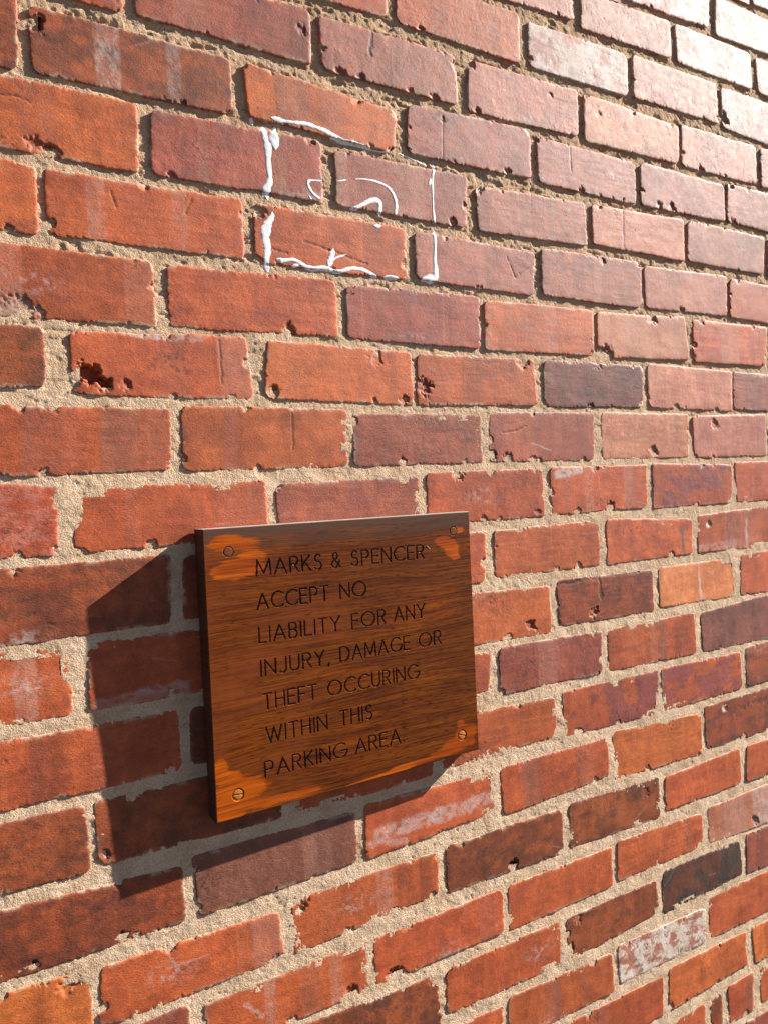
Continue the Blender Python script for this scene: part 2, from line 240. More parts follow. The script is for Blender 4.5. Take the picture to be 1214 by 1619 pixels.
# ------------------------------------------------------------------ materials
def nmat(name):
    m = bpy.data.materials.new(name)
    m.use_nodes = True
    t = m.node_tree
    return m, t, t.nodes['Principled BSDF']
def N(t, typ, **k):
    n = t.nodes.new(typ)
    for a, b in k.items():
        if a == 'inp':
            for i, v in b.items():
                n.inputs[i].default_value = v
        else:
            setattr(n, a, b)
    return n
def noise(t, vec, scale, detail=4, rough=0.55, dist=0):
    n = N(t, 'ShaderNodeTexNoise', inp={'Scale': scale, 'Detail': detail, 'Roughness': rough, 'Distortion': dist})
    t.links.new(vec, n.inputs['Vector'])
    return n.outputs['Fac']
def ramp(t, fac, stops):
    n = N(t, 'ShaderNodeValToRGB')
    e = n.color_ramp.elements
    while len(e) < len(stops): e.new(0.5)
    for x, (p, c) in zip(e, stops):
        x.position = p
        x.color = (c, c, c, 1) if isinstance(c, (int, float)) else (*c, 1)
    t.links.new(fac, n.inputs[0])
    return n.outputs[0]
def mix(t, a, b, fac, mode='MIX'):
    n = N(t, 'ShaderNodeMix', data_type='RGBA', blend_type=mode)
    for s, v in ((6, a), (7, b)):
        if isinstance(v, tuple): n.inputs[s].default_value = (*v, 1)
        else: t.links.new(v, n.inputs[s])
    if isinstance(fac, (int, float)): n.inputs[0].default_value = fac
    else: t.links.new(fac, n.inputs[0])
    return n.outputs[2]
def N_map(t, v, a, b_):
    n = N(t, 'ShaderNodeMapRange'); t.links.new(v, n.inputs[0]); n.inputs[1].default_value = a; n.inputs[2].default_value = b_
    return n.outputs[0]
def bump(t, h, dist, strength=1.0, normal=None):
    n = N(t, 'ShaderNodeBump', inp={'Strength': strength, 'Distance': dist})
    t.links.new(h, n.inputs['Height'])
    if normal: t.links.new(normal, n.inputs['Normal'])
    return n.outputs[0]
def stretch(t, vec, loc=(0, 0, 0), rot=(0, 0, 0), sc=(1, 1, 1)):
    n = N(t, 'ShaderNodeMapping')
    n.inputs['Location'].default_value = loc; n.inputs['Rotation'].default_value = rot; n.inputs['Scale'].default_value = sc
    t.links.new(vec, n.inputs['Vector'])
    return n.outputs[0]

# fired clay: the colour of each brick, its bands, scuffs and fresh breaks come from its own mesh; grain is added here
M_BRICK, t, b = nmat('fired_clay')
pos = N(t, 'ShaderNodeNewGeometry').outputs['Position']
att = N(t, 'ShaderNodeVertexColor', layer_name='col').outputs['Color']
f1 = noise(t, pos, 420, 5, 0.62)
f2 = noise(t, pos, 1500, 2, 0.5)
f3 = noise(t, pos, 90, 5, 0.6)
c = mix(t, att, (0.6, 0.6, 0.6), ramp(t, f1, [(0.36, 0.65), (0.58, 0.0)]), 'MULTIPLY')
c = mix(t, c, (1.35, 1.33, 1.3), ramp(t, f3, [(0.45, 0.0), (0.75, 0.8)]), 'MULTIPLY')
vo = N(t, 'ShaderNodeTexVoronoi', inp={'Scale': 260.0, 'Randomness': 1.0}); t.links.new(pos, vo.inputs['Vector'])
spk = ramp(t, vo.outputs['Distance'], [(0.05, 1.0), (0.16, 0.0)])
msk = ramp(t, noise(t, pos, 60, 2), [(0.5, 0.0), (0.62, 0.8)])
sm = N(t, 'ShaderNodeMath', operation='MULTIPLY'); t.links.new(spk, sm.inputs[0]); t.links.new(msk, sm.inputs[1])
c = mix(t, c, (0.05, 0.025, 0.02), sm.outputs[0])
t.links.new(c, b.inputs['Base Color'])
rg = ramp(t, f3, [(0.3, 0.56), (0.7, 0.68)])
t.links.new(rg, b.inputs['Roughness'])
b.inputs['Specular IOR Level'].default_value = 0.34
drag = noise(t, stretch(t, pos, rot=(0, 0.6, 0), sc=(1, 1, 2.2)), 330, 4, 0.6, 0.4)
n1 = bump(t, drag, 0.0010, 0.5)
n2 = bump(t, f2, 0.0005, 0.35, n1)
n3 = bump(t, sm.outputs[0], -0.0008, 0.6, n2)
t.links.new(n3, b.inputs['Normal'])

M_MORTAR, t, b = nmat('sand_mortar')
pos = N(t, 'ShaderNodeNewGeometry').outputs['Position']
a1 = noise(t, pos, 620, 3, 0.65); a2 = noise(t, pos, 30, 4, 0.6); a3 = noise(t, pos, 300, 3, 0.7)
c = ramp(t, a1, [(0.25, (0.40, 0.275, 0.18)), (0.5, (0.68, 0.50, 0.34)), (0.75, (0.86, 0.69, 0.51))])
c = mix(t, c, (0.80, 0.75, 0.70), ramp(t, a2, [(0.32, 1.0), (0.6, 0.0)]), 'MULTIPLY')
c = mix(t, c, (0.88, 0.83, 0.77), ramp(t, noise(t, stretch(t, pos, sc=(1, 1, 4)), 18, 5, 0.7), [(0.45, 0.0), (0.65, 1.0)]), 'MULTIPLY')
c = mix(t, c, (1.12, 1.1, 1.05), ramp(t, a3, [(0.5, 0.0), (0.75, 1.0)]), 'MULTIPLY')
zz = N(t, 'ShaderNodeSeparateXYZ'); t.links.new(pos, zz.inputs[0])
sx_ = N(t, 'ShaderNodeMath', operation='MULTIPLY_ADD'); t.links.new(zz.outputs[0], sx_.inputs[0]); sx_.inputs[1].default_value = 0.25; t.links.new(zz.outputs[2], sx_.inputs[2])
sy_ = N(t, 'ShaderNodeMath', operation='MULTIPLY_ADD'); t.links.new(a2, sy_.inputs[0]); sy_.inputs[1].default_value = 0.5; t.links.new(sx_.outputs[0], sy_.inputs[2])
c = mix(t, c, (0.80, 0.74, 0.68), ramp(t, N_map(t, sy_.outputs[0], 1.7, 2.5), [(0.0, 0.0), (1.0, 1.0)]), 'MULTIPLY')   # shade of the recessed joints put into the colour, towards the top right
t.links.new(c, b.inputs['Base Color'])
b.inputs['Roughness'].default_value = 0.95
b.inputs['Specular IOR Level'].default_value = 0.2
nb = bump(t, a1, 0.002, 0.8)
t.links.new(bump(t, a3, 0.0014, 0.6, nb), b.inputs['Normal'])

M_PAINT, t, b = nmat('white_gloss_paint')
pos = N(t, 'ShaderNodeNewGeometry').outputs['Position']
p1 = noise(t, pos, 160, 4)
fl = ramp(t, noise(t, pos, 420, 3, 0.7), [(0.66, 0.0), (0.7, 1.0)])
c = mix(t, (0.86, 0.87, 0.87), (0.2, 0.19, 0.18), fl)
t.links.new(c, b.inputs['Base Color'])
b.inputs['Roughness'].default_value = 0.42
t.links.new(bump(t, p1, 0.001, 0.3), b.inputs['Normal'])

# stained oak: object coordinates are the board's own millimetres / 1000 (x along the grain, z up)
M_WOOD, t, b = nmat('stained_oak')
tc = N(t, 'ShaderNodeTexCoord').outputs['UV']
uvm = stretch(t, tc, sc=(1, 1, 1))
warp = noise(t, stretch(t, uvm, sc=(2.2, 5, 1)), 1.0, 2)
wv = N(t, 'ShaderNodeVectorMath', operation='MULTIPLY_ADD')
cmb = N(t, 'ShaderNodeCombineXYZ'); t.links.new(warp, cmb.inputs[1])
t.links.new(cmb.outputs[0], wv.inputs[0]); wv.inputs[1].default_value = (1, 0.05, 1); t.links.new(uvm, wv.inputs[2])
g = wv.outputs[0]
fine = noise(t, stretch(t, g, sc=(11, 430, 1)), 1.0, 4, 0.65)
fine2 = noise(t, stretch(t, g, loc=(3, 7, 0), sc=(6, 110, 1)), 1.0, 5, 0.65)
band = noise(t, stretch(t, g, sc=(3, 34, 1)), 1.0, 4, 0.6)
blot = noise(t, stretch(t, g, sc=(7, 10, 1)), 1.0, 4, 0.55)
pore = noise(t, stretch(t, g, loc=(1, 2, 0), sc=(75, 620, 1)), 1.0, 2, 0.5)
c = ramp(t, fine2, [(0.3, (0.10, 0.020, 0.002)), (0.5, (0.17, 0.040, 0.003)), (0.72, (0.26, 0.073, 0.005))])
c = mix(t, c, (0.48, 0.41, 0.36), ramp(t, fine, [(0.40, 1.0), (0.55, 0.0)]), 'MULTIPLY')
c = mix(t, c, (0.22, 0.17, 0.15), ramp(t, pore, [(0.34, 0.8), (0.44, 0.0)]), 'MULTIPLY')
c = mix(t, c, (0.55, 0.5, 0.46), ramp(t, band, [(0.38, 0.5), (0.58, 0.0)]), 'MULTIPLY')
c = mix(t, c, (1.3, 1.15, 0.9), ramp(t, blot, [(0.5, 0.0), (0.68, 0.8)]), 'MULTIPLY')
# redder towards the left margin, weathered grey along the top
sep = N(t, 'ShaderNodeSeparateXYZ'); t.links.new(uvm, sep.inputs[0])
lm = N(t, 'ShaderNodeMath', operation='ADD'); t.links.new(sep.outputs[0], lm.inputs[0]); t.links.new(blot, lm.inputs[1])
c = mix(t, c, (0.23, 0.05, 0.012), ramp(t, lm.outputs[0], [(0.46, 0.5), (0.6, 0.0)]))
tm = N(t, 'ShaderNodeMath', operation='MULTIPLY_ADD'); t.links.new(fine2, tm.inputs[0]); tm.inputs[1].default_value = 0.05; t.links.new(sep.outputs[1], tm.inputs[2])
c = mix(t, c, (0.085, 0.05, 0.035), ramp(t, tm.outputs[0], [(0.03, 0.85), (0.056, 0.0)]))
# bare orange patches round the fixings
pat_v = N(t, 'ShaderNodeVertexColor', layer_name='patch').outputs['Color']
ps = N(t, 'ShaderNodeSeparateColor'); t.links.new(pat_v, ps.inputs[0])
pg = noise(t, stretch(t, g, sc=(34, 420, 1)), 1.0, 5, 0.7)
pa = N(t, 'ShaderNodeMath', operation='MULTIPLY_ADD'); t.links.new(pg, pa.inputs[0]); pa.inputs[1].default_value = 0.95; t.links.new(ps.outputs[0], pa.inputs[2])
pm = ramp(t, pa.outputs[0], [(0.74, 0.0), (0.88, 1.0)])
oc = ramp(t, blot, [(0.35, (0.42, 0.080, 0.004)), (0.65, (0.62, 0.14, 0.005))])
oc = mix(t, oc, (0.5, 0.38, 0.3), ramp(t, fine, [(0.38, 0.8), (0.55, 0.0)]), 'MULTIPLY')
oc = mix(t, oc, (0.45, 0.3, 0.3), ramp(t, fine2, [(0.35, 0.8), (0.6, 0.0)]), 'MULTIPLY')
c = mix(t, c, oc, pm)
t.links.new(c, b.inputs['Base Color'])
t.links.new(ramp(t, fine2, [(0.3, 0.55), (0.7, 0.40)]), b.inputs['Roughness'])
b.inputs['Specular IOR Level'].default_value = 0.14
nb = bump(t, fine, 0.0005, 0.35)
t.links.new(bump(t, pore, 0.0003, 0.25, nb), b.inputs['Normal'])

M_EDGE, t, b = nmat('painted_sunlit_edge')  # board's top edge: sunlight and sky sheen put into the pale colour
tc = N(t, 'ShaderNodeTexCoord').outputs['UV']
e1 = noise(t, stretch(t, tc, sc=(60, 500, 1)), 1.0, 4)
t.links.new(ramp(t, e1, [(0.3, (0.22, 0.165, 0.13)), (0.7, (0.46, 0.39, 0.33))]), b.inputs['Base Color'])
b.inputs['Roughness'].default_value = 0.7
M_SIDE, t, b = nmat('dark_board_side')
tc = N(t, 'ShaderNodeTexCoord').outputs['UV']
e1 = noise(t, stretch(t, tc, sc=(60, 300, 1)), 1.0, 4)
t.links.new(ramp(t, e1, [(0.3, (0.035, 0.012, 0.006)), (0.7, (0.11, 0.035, 0.014))]), b.inputs['Base Color'])
b.inputs['Roughness'].default_value = 0.6

def simple(name, col, rough, metal=0.0, var=0.3, scale=300, bd=0.0003, spec=0.5):
    m, t, b = nmat(name)
    pos = N(t, 'ShaderNodeNewGeometry').outputs['Position']
    n = noise(t, pos, scale, 4)
    lo = tuple(x * (1 - var) for x in col); hi = tuple(min(1, x * (1 + var)) for x in col)
    t.links.new(ramp(t, n, [(0.3, lo), (0.7, hi)]), b.inputs['Base Color'])
    b.inputs['Roughness'].default_value = rough
    b.inputs['Metallic'].default_value = metal
    b.inputs['Specular IOR Level'].default_value = spec
    t.links.new(bump(t, n, bd, 0.5), b.inputs['Normal'])
    return m
M_LETTER = simple('black_enamel_in_the_grooves', (0.006, 0.005, 0.0045), 0.3, scale=500)
M_BRASS = simple('worn_brass', (0.40, 0.15, 0.03), 0.6, 0.0, 0.4, 500, spec=0.12)
M_PLUG = simple('varnished_plug', (0.16, 0.05, 0.02), 0.6, 0.0, 0.35, 500, spec=0.12)
M_WEB = simple('cobweb_silk', (0.62, 0.58, 0.5), 0.6)
M_ASPH = simple('worn_asphalt', (0.07, 0.062, 0.052), 0.9, 0.0, 0.4, 120, 0.004)

# ------------------------------------------------------------------ mesh helpers
def mesh_np(name, verts, quads, mat, cols=None, parent=None, smooth=True, mats=None, midx=None, lname='col'):
    me = bpy.data.meshes.new(name)
    verts = np.asarray(verts, np.float32); quads = np.asarray(quads, np.int32)
    me.vertices.add(len(verts)); me.vertices.foreach_set('co', verts.ravel())
    n = len(quads); k = quads.shape[1]
    me.loops.add(n * k); me.loops.foreach_set('vertex_index', quads.ravel())
    me.polygons.add(n)
    me.polygons.foreach_set('loop_start', np.arange(0, n * k, k, dtype=np.int32))
    me.polygons.foreach_set('loop_total', np.full(n, k, np.int32))
    me.polygons.foreach_set('use_smooth', np.full(n, smooth))
    for mm in (mats or [mat]): me.materials.append(mm)
    if midx is not None: me.polygons.foreach_set('material_index', np.asarray(midx, np.int32))
    if cols is not None:
        a = me.color_attributes.new(lname, 'FLOAT_COLOR', 'POINT')
        cc = np.ones((len(verts), 4), np.float32); cc[:, :3] = cols
        a.data.foreach_set('color', cc.ravel())
    me.update(); me.validate()
    o = bpy.data.objects.new(name, me)
    COL.objects.link(o)
    if parent: o.parent = parent
    return o
def gridquads(nx, ny):
    i = np.arange(ny - 1)[:, None] * nx + np.arange(nx - 1)[None, :]
    return np.stack([i, i + nx, i + nx + 1, i + 1], -1).reshape(-1, 4)
def world(U, V, H):
    return np.stack([U.ravel() / 1000, -H.ravel() / 1000, ZTOP - V.ravel() / 1000], 1)

# ------------------------------------------------------------------ ground
gnd = mesh_np('ground', [(-400, -400, 0), (400, -400, 0), (400, 400, 0), (-400, 400, 0)], [(0, 1, 2, 3)], M_ASPH, smooth=False)
gnd['kind'] = 'structure'

# ------------------------------------------------------------------ brick wall
wall = bpy.data.objects.new('brick_wall', None)
COL.objects.link(wall)
wall['label'] = 'weathered red brick wall with pale gritty mortar, filling the whole view'
wall['category'] = 'wall'

PAL = {  # albedo, second tone; at the top right w and W carry painted sun glare
 'x': ((0.38, 0.072, 0.034), (0.42, 0.12, 0.09)),
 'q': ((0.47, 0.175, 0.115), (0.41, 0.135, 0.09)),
 'o': ((0.50, 0.122, 0.034), (0.42, 0.10, 0.031)),
 'g': ((0.20, 0.066, 0.048), (0.15, 0.052, 0.042)),
 'r': ((0.43, 0.093, 0.032), (0.36, 0.076, 0.029)),
 'm': ((0.30, 0.073, 0.045), (0.25, 0.06, 0.042)),
 'n': ((0.37, 0.122, 0.088), (0.31, 0.098, 0.075)),
 'p': ((0.42, 0.18, 0.135), (0.37, 0.13, 0.10)),
 's': ((0.33, 0.14, 0.11), (0.42, 0.32, 0.29)),
 'd': ((0.29, 0.066, 0.025), (0.19, 0.048, 0.022)),
 'k': ((0.115, 0.034, 0.022), (0.05, 0.028, 0.026)),
 'l': ((0.60, 0.19, 0.075), (0.52, 0.15, 0.06)),
 'v': ((0.37, 0.080, 0.030), (0.25, 0.062, 0.052)),
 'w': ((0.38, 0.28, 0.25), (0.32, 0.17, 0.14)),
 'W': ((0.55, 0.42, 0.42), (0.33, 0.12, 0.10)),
}
TINT = {'white': (0.62, 0.52, 0.47), 'pale': (0.50, 0.24, 0.17), 'pink': (0.34, 0.11, 0.075), 'light': (0.52, 0.15, 0.055),
        'grey': (0.22, 0.12, 0.09), 'tan': (0.33, 0.16, 0.09), 'dark': (0.10, 0.03, 0.02), 'black': (0.03, 0.016, 0.013), 'green': (0.07, 0.075, 0.05)}
def joint_depth(u, v):
    # joints are weathered deep high on the wall and nearly flush low down
    return 0.7 + 2.2 * (1 - sst(150, 650, v - 0.12 * u)) + 0.5 * fbm(u / 60, v / 60, 5, 2) + 0.35 * fbm(u / 18, v / 18, 8, 2) + (0.25 + 1.5 * (1 - sst(150, 650, v))) * sst(0.35, 0.6, fbm(u / 26, v / 9, 9, 3))

def brick_surface(q, key, seed, cell):
    rnd = random.Random(seed)
    row_up = q[0][1] < 60 and q[0][0] > 250
    (ax, ay), (bx, by), (cx, cy), (dx, dy) = q
    L = (math.hypot(bx - ax, by - ay) + math.hypot(cx - dx, cy - dy)) / 2
    Hh = (math.hypot(dx - ax, dy - ay) + math.hypot(cx - bx, cy - by)) / 2
    nx = max(8, int(L / cell)); ny = max(6, int(Hh / cell))
    es, et_ = 0.4 / L, 0.4 / Hh
    s, t = np.meshgrid(np.concatenate([[0], np.linspace(es, 1 - es, nx - 1), [1]]), np.concatenate([[0], np.linspace(et_, 1 - et_, ny - 1), [1]]))
    U = (1 - t) * ((1 - s) * ax + s * bx) + t * ((1 - s) * dx + s * cx)
    V = (1 - t) * ((1 - s) * ay + s * by) + t * ((1 - s) * dy + s * cy)
    rc = [rnd.uniform(3.5, 10) for _ in range(4)]
    def corner(x, r): return 0.5 * np.where(x < r, r - np.sqrt(np.maximum(0, r * r - (r - np.minimum(x, r)) ** 2)), 0)
    def edge(a, Ln, r0, r1, sd):
        x = a * Ln
        n = 0.8 * fbm(x / 45, 0 * x + sd, seed, 2) + 0.7 * fbm(x / 8, 0 * x + sd, seed + 3, 4, 0.75)
        jag = np.maximum(0, fbm(x / 5, 0 * x + sd + 5, seed + 9, 4, 0.8) - 0.3) * 5.0
        wk = sst(-0.1, 0.6, fbm(x / 38, 0 * x + sd, seed + 21, 2))
        return -2.0 + n * (0.35 + 0.9 * wk) + jag * (0.25 + 1.1 * wk) + 0.42 * fbm(x / 2.6, 0 * x + sd, seed + 27, 2) + corner(x, r0) + corner(Ln - x, r1)
    et = edge(s, L, rc[0], rc[1], 1.3); eb = edge(s, L, rc[3], rc[2], 4.7)
    el_ = edge(t, Hh, rc[0], rc[3], 8.1); er = edge(t, Hh, rc[1], rc[2], 12.9)
    U = U + el_ * (1 - s) ** 8 - er * s ** 8
    V = V + et * (1 - t) ** 4 - eb * t ** 4
    de = np.minimum(np.minimum(s * L, (1 - s) * L), np.minimum(t * Hh, (1 - t) * Hh))
    Z = rnd.uniform(-0.3, 0.6) + (s - 0.5) * rnd.uniform(-0.9, 0.9) + (t - 0.5) * rnd.uniform(-0.5, 0.5)
    Z = Z + 0.30 * fbm(U / 60, V / 40, seed, 3) + 0.06 * fbm(U / 9, V / 9, seed + 40, 3) + 0.02 * vn(U / 2.9, V / 2.9, seed + 60)
    Z = Z + 0.06 * fbm(U / 34, V / 3.4, seed + 50, 3) * rnd.choice((0, 1, 1.6)) + 0.05 * fbm(U / 4.6, V / 4.6, seed + 51, 2) * rnd.choice((0.1, 0.4, 0.8, 1.5))
    Z = Z - 0.5 * np.exp(-de / 0.35) - 0.12 * np.exp(-de / 4) * (1 + 2 * fbm(U / 14, V / 14, seed + 80, 2))
    # colour
    a, c2 = [np.array(x) for x in PAL[key]]
    jt = np.array([1 + rnd.uniform(-0.13, 0.13)] * 3) * np.array([1, 1 + rnd.uniform(-0.08, 0.08), 1])
    jt = jt * np.array([1.13, 1.16, 1.02])
    a = a * jt; c2 = c2 * jt
    mth = fbm(U / 38, V / 30, seed + 100, 4, 0.6)
    k = sst(-0.25, 0.55, mth)
    if key in 'vx': k = sst(0.0, 0.12, mth if key == 'v' else fbm(U / 15, V / 11, seed + 100, 5, 0.75) - 0.05)
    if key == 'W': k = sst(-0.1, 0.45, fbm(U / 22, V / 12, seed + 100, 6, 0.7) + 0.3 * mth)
    if key == 'k': k = sst(-0.3, 0.5, mth + 0.5 * fbm(U / 9, V / 9, seed + 101, 4, 0.75))
    Cc = a[None, None, :] * (1 - k[..., None]) + c2[None, None, :] * k[..., None]
    Cc = Cc * (1 + 0.15 * fbm(U / 16, V / 60, seed + 120, 3) + 0.09 * fbm(U / 5, V / 5, seed + 122, 4, 0.7))[..., None]
    sm_ = sst(0.15, 0.6, fbm(U / 48, V / 22, seed + 123, 4, 0.6))
    Cc = Cc * (1 - 0.25 * rnd.random() * sm_[..., None] * np.array([0.8, 1.0, 0.9]))
    Cc = Cc * (1 + 0.09 * fbm(U / 55, V / 6, seed + 121, 4, 0.65))[..., None]
    def blend(mk, col): 
        nonlocal Cc
        mk = np.clip(mk, 0, 1)[..., None]
        Cc = Cc * (1 - mk) + np.array(col) * mk
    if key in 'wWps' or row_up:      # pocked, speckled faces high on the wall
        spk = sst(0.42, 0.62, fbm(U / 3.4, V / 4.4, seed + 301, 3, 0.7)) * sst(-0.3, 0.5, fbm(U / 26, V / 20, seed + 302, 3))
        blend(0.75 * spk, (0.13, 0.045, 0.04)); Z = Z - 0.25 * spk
    if key in 'snm':
        blend(0.55 * np.exp(-np.maximum(0, de) / 5) * sst(-0.2, 0.5, fbm(U / 22, V / 22, seed + 7, 3)), (0.17, 0.12, 0.12) if key != 's' else (0.42, 0.38, 0.37))
    if key == 'd':
        blend(0.5 * sst(0.1, 0.7, fbm(U / 20, V / 14, seed + 7, 5, 0.65)), (0.07, 0.03, 0.022))
        blend(0.3 * np.exp(-de / 6), (0.08, 0.035, 0.03))
    if key == 'k': blend(0.7 * np.exp(-de / 8), (0.035, 0.025, 0.026))
    if key == 's': blend(0.75 * sst(0.0, 0.5, fbm(U / 18, V / 18, seed + 7, 5, 0.65)), (0.55, 0.48, 0.45))
    # random kiln bands: soft tone shifts with one hard side
    if rnd.random() < 0.55 and key in 'ornmplgq':
        for _ in range(rnd.choice((1, 1, 2, 3))):
            x0 = rnd.uniform(0.1, 0.9) * L; w = rnd.uniform(14, 60); x = s * L + 0.6 * vn(V / 12, 0 * V, seed)
            mk = sst(x0, x0 + 1.2, x) * (1 - sst(x0 + w * 0.6, x0 + w, x))
            blend(mk * rnd.uniform(0.15, 0.4), TINT[rnd.choice(('pale', 'pink', 'dark', 'light', 'grey'))])
            Z = Z + mk * rnd.uniform(-0.15, 0.15)
    cu, cv = (ax + cx) / 2, (ay + cy) / 2
    for (x0, x1, y, tn, am) in BANDS:
        if ax - 4 < (x0 + x1) / 2 < bx + 4 and min(ay, by) - 3 < y < max(cy, dy) + 3:
            mk = sst(x0 - 0.6, x0 + 1.2, U + 0.5 * vn(V / 10, U * 0, seed)) * (1 - sst(x1 - 1.2, x1 + 0.6, U + 0.5 * vn(V / 10, U * 0, seed + 1)))
            blend(mk * am * (0.35 + 0.9 * sst(-0.5, 0.5, fbm(U / 6, V / 9, seed + 200, 5, 0.75) + 0.4 * fbm(U / 40, V / 40, seed + 201, 2))), TINT[tn])
    for (x0, y0, x1, y1, w, tn, am) in STREAKS:
        mx, my = (x0 + x1) / 2, (y0 + y1) / 2
        if not (ax - 20 < mx < bx + 20 and min(ay, by) - 6 < my < max(cy, dy) + 6): continue
        l2 = (x1 - x0) ** 2 + (y1 - y0) ** 2 + 1e-6
        tt = np.clip(((U - x0) * (x1 - x0) + (V - y0) * (y1 - y0)) / l2, 0, 1)
        wig = min(w, 3) * 0.8
        dd = np.hypot(U + wig * vn(U / 7, V / 7, 3) - x0 - tt * (x1 - x0), V + wig * vn(U / 7, V / 7, 4) - y0 - tt * (y1 - y0))
        w = max(w, 0.9)
        mk = 1 - sst(w * 0.6, w * 1.35, dd)
        if w > 3: mk = mk * sst(-0.5, 0.5, fbm(U / 7, V / 7, seed + 44, 4, 0.75) + 0.3)
        blend(mk * am, TINT[tn])
        if tn == 'black': Z = Z - mk * 0.5
    if rnd.random() < 0.3 and key in 'ornmpd':      # faint lime bloom
        x0, y0 = rnd.uniform(0, L), rnd.choice((0.05, 0.95, 0.5)) * Hh
        mk = np.exp(-((s * L - x0) / 26) ** 2 - ((t * Hh - y0) / 11) ** 2) * sst(-0.1, 0.5, fbm(U / 6, V / 6, seed + 9, 4, 0.7))
        blend(mk * 0.45, TINT['white'])
    if rnd.random() < 0.35:                         # black kiln specks gathered in a patch
        x0, y0 = rnd.uniform(0, L), rnd.uniform(0, Hh)
        mk = np.exp(-((s * L - x0) / 40) ** 2 - ((t * Hh - y0) / 16) ** 2) * sst(0.45, 0.6, fbm(U / 3.2, V / 3.2, seed + 19, 2))
        blend(mk * 0.7, (0.05, 0.025, 0.02))
    # broken edges
    ch = [(x, y, r, d, kk) for (x, y, r, d, kk) in CHIPS if ax - r < x < bx + r and min(ay, by) - r * .8 < y < max(cy, dy) + r * .8]
    for _ in range(rnd.choice((1, 2, 3, 5, 9))):
        e = rnd.random(); w = rnd.random()
        r = rnd.choice((0.9, 1.4, 2.0, 3.0, 4.5)) * rnd.uniform(0.8, 1.3)
        if e < 0.42: p = (w, 1.0)
        elif e < 0.75: p = (w, 0.0)
        elif e < 0.88: p = (0.0, w)
        else: p = (1.0, w)
        x = (1 - p[1]) * ((1 - p[0]) * ax + p[0] * bx) + p[1] * ((1 - p[0]) * dx + p[0] * cx)
        y = (1 - p[1]) * ((1 - p[0]) * ay + p[0] * by) + p[1] * ((1 - p[0]) * dy + p[0] * cy)
        ch.append((x, y, r * 1.6, r * 0.6, rnd.choice((0, 1, 1))))
    for _ in range(rnd.choice((0, 0, 1, 2))):              # pin holes in the face
        ch.append((ax + rnd.random() * (bx - ax), ay + rnd.random() * (dy - ay), rnd.uniform(0.9, 1.5), 0.9, 0))
    for (x, y, r, d, kk) in ch:
        wa = 0.55 if r < 6 else 0.38
        if kk == 3: wa = 0.3
        wx = wa * r * fbm(U / (r * 0.9), V / (r * 0.9), seed + 11, 3, 0.7); wy = wa * r * fbm(U / (r * 0.9), V / (r * 0.9), seed + 12, 3, 0.7)
        dd = np.hypot(U - x + wx, (V - y) * 1.15 + wy) + (0.25 * r * (vn(U / 2.2, V / 2.2, seed + 71) + 0.2) if r > 4 else 0)
        mk = 1 - sst(r * 0.62, r, dd)
        # steep scarp on the sunny side, ramp on the other
        ramp_ = np.clip(0.75 + 0.45 * (U - x) / r - 0.25 * (V - y) / r, 0.25, 1.2)
        Z = Z - mk * d * ramp_ + mk * min(d, 2.5) * 0.22 * fbm(U / 2.4, V / 2.4, seed + 13, 2)
        if kk == 3: blend(mk, np.array((0.58, 0.44, 0.30)) * 0.95)
        elif kk == 2: blend(mk * 0.8, (0.42, 0.27, 0.2))
        elif kk == 1: blend(mk * 0.75 * sst(-0.4, 0.3, fbm(U / 5, V / 5, seed + 14, 3)), (0.50, 0.17, 0.095))
        else: blend(mk * 0.4, (0.20, 0.055, 0.035))
    # mortar dust on the arrises
    blend(0.75 * np.exp(-(de / 2.6) ** 2) * sst(0.15, 0.4, fbm(U / 26, V / 26, seed + 15, 4, 0.65)), (0.56, 0.42, 0.29))
    blend(0.10 * np.exp(-de / 1.2), (0.5, 0.30, 0.2))
    rub = sst(0.0, 0.25, fbm(U / 7, V / 7, seed + 16, 4, 0.75)) * np.exp(-(de / 2.0) ** 2)      # arrises rubbed back to fresh clay
    blend(0.38 * rub, (0.52, 0.19, 0.10)); Z = Z - 0.35 * rub
    for _ in range(rnd.choice((0, 0, 1, 2))):       # hairline scratches
        x0 = ax + rnd.random() * (bx - ax); y0 = min(ay, by) + rnd.random() * Hh; an = rnd.uniform(-0.7, 0.5); ln = rnd.uniform(8, 38)
        tt = np.clip((U - x0) * math.cos(an) + (V - y0) * math.sin(an), 0, ln)
        dd = np.hypot(U - x0 - tt * math.cos(an), V - y0 - tt * math.sin(an) + 0.8 * vn(U / 9, V / 9, seed + 33))
        blend((1 - sst(0.4, 1.1, dd)) * rnd.uniform(0.1, 0.28), rnd.choice(((0.55, 0.36, 0.27), (0.6, 0.45, 0.38), (0.08, 0.03, 0.02))))
    P = lambda A, **k: np.pad(A, 1, mode='edge')
    U2, V2, Z2 = P(U), P(V), P(Z)
    Z2[0, :] = Z2[-1, :] = -20; Z2[:, 0] = Z2[:, -1] = -20
    C2 = np.pad(Cc, ((1, 1), (1, 1), (0, 0)), mode='edge')
    return U2, V2, Z2, np.clip(C2, 0.01, 0.9), nx + 3, ny + 3

INFO = []
for i, rec in enumerate(BRICKS):
    row = rec[0]; q = [(rec[1 + 2 * k], rec[2 + 2 * k]) for k in range(4)]
    INFO.append((row, q))
    vis = -470 < q[1][0] and q[0][0] < 990 and q[3][1] > -320
    cell = (1.45 if q[0][0] < 450 else 1.9) if vis else 3.5
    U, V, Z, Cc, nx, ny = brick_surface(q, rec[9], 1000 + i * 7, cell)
    mesh_np('brick', world(U, V, Z), gridquads(nx, ny), M_BRICK, Cc.reshape(-1, 3), wall)

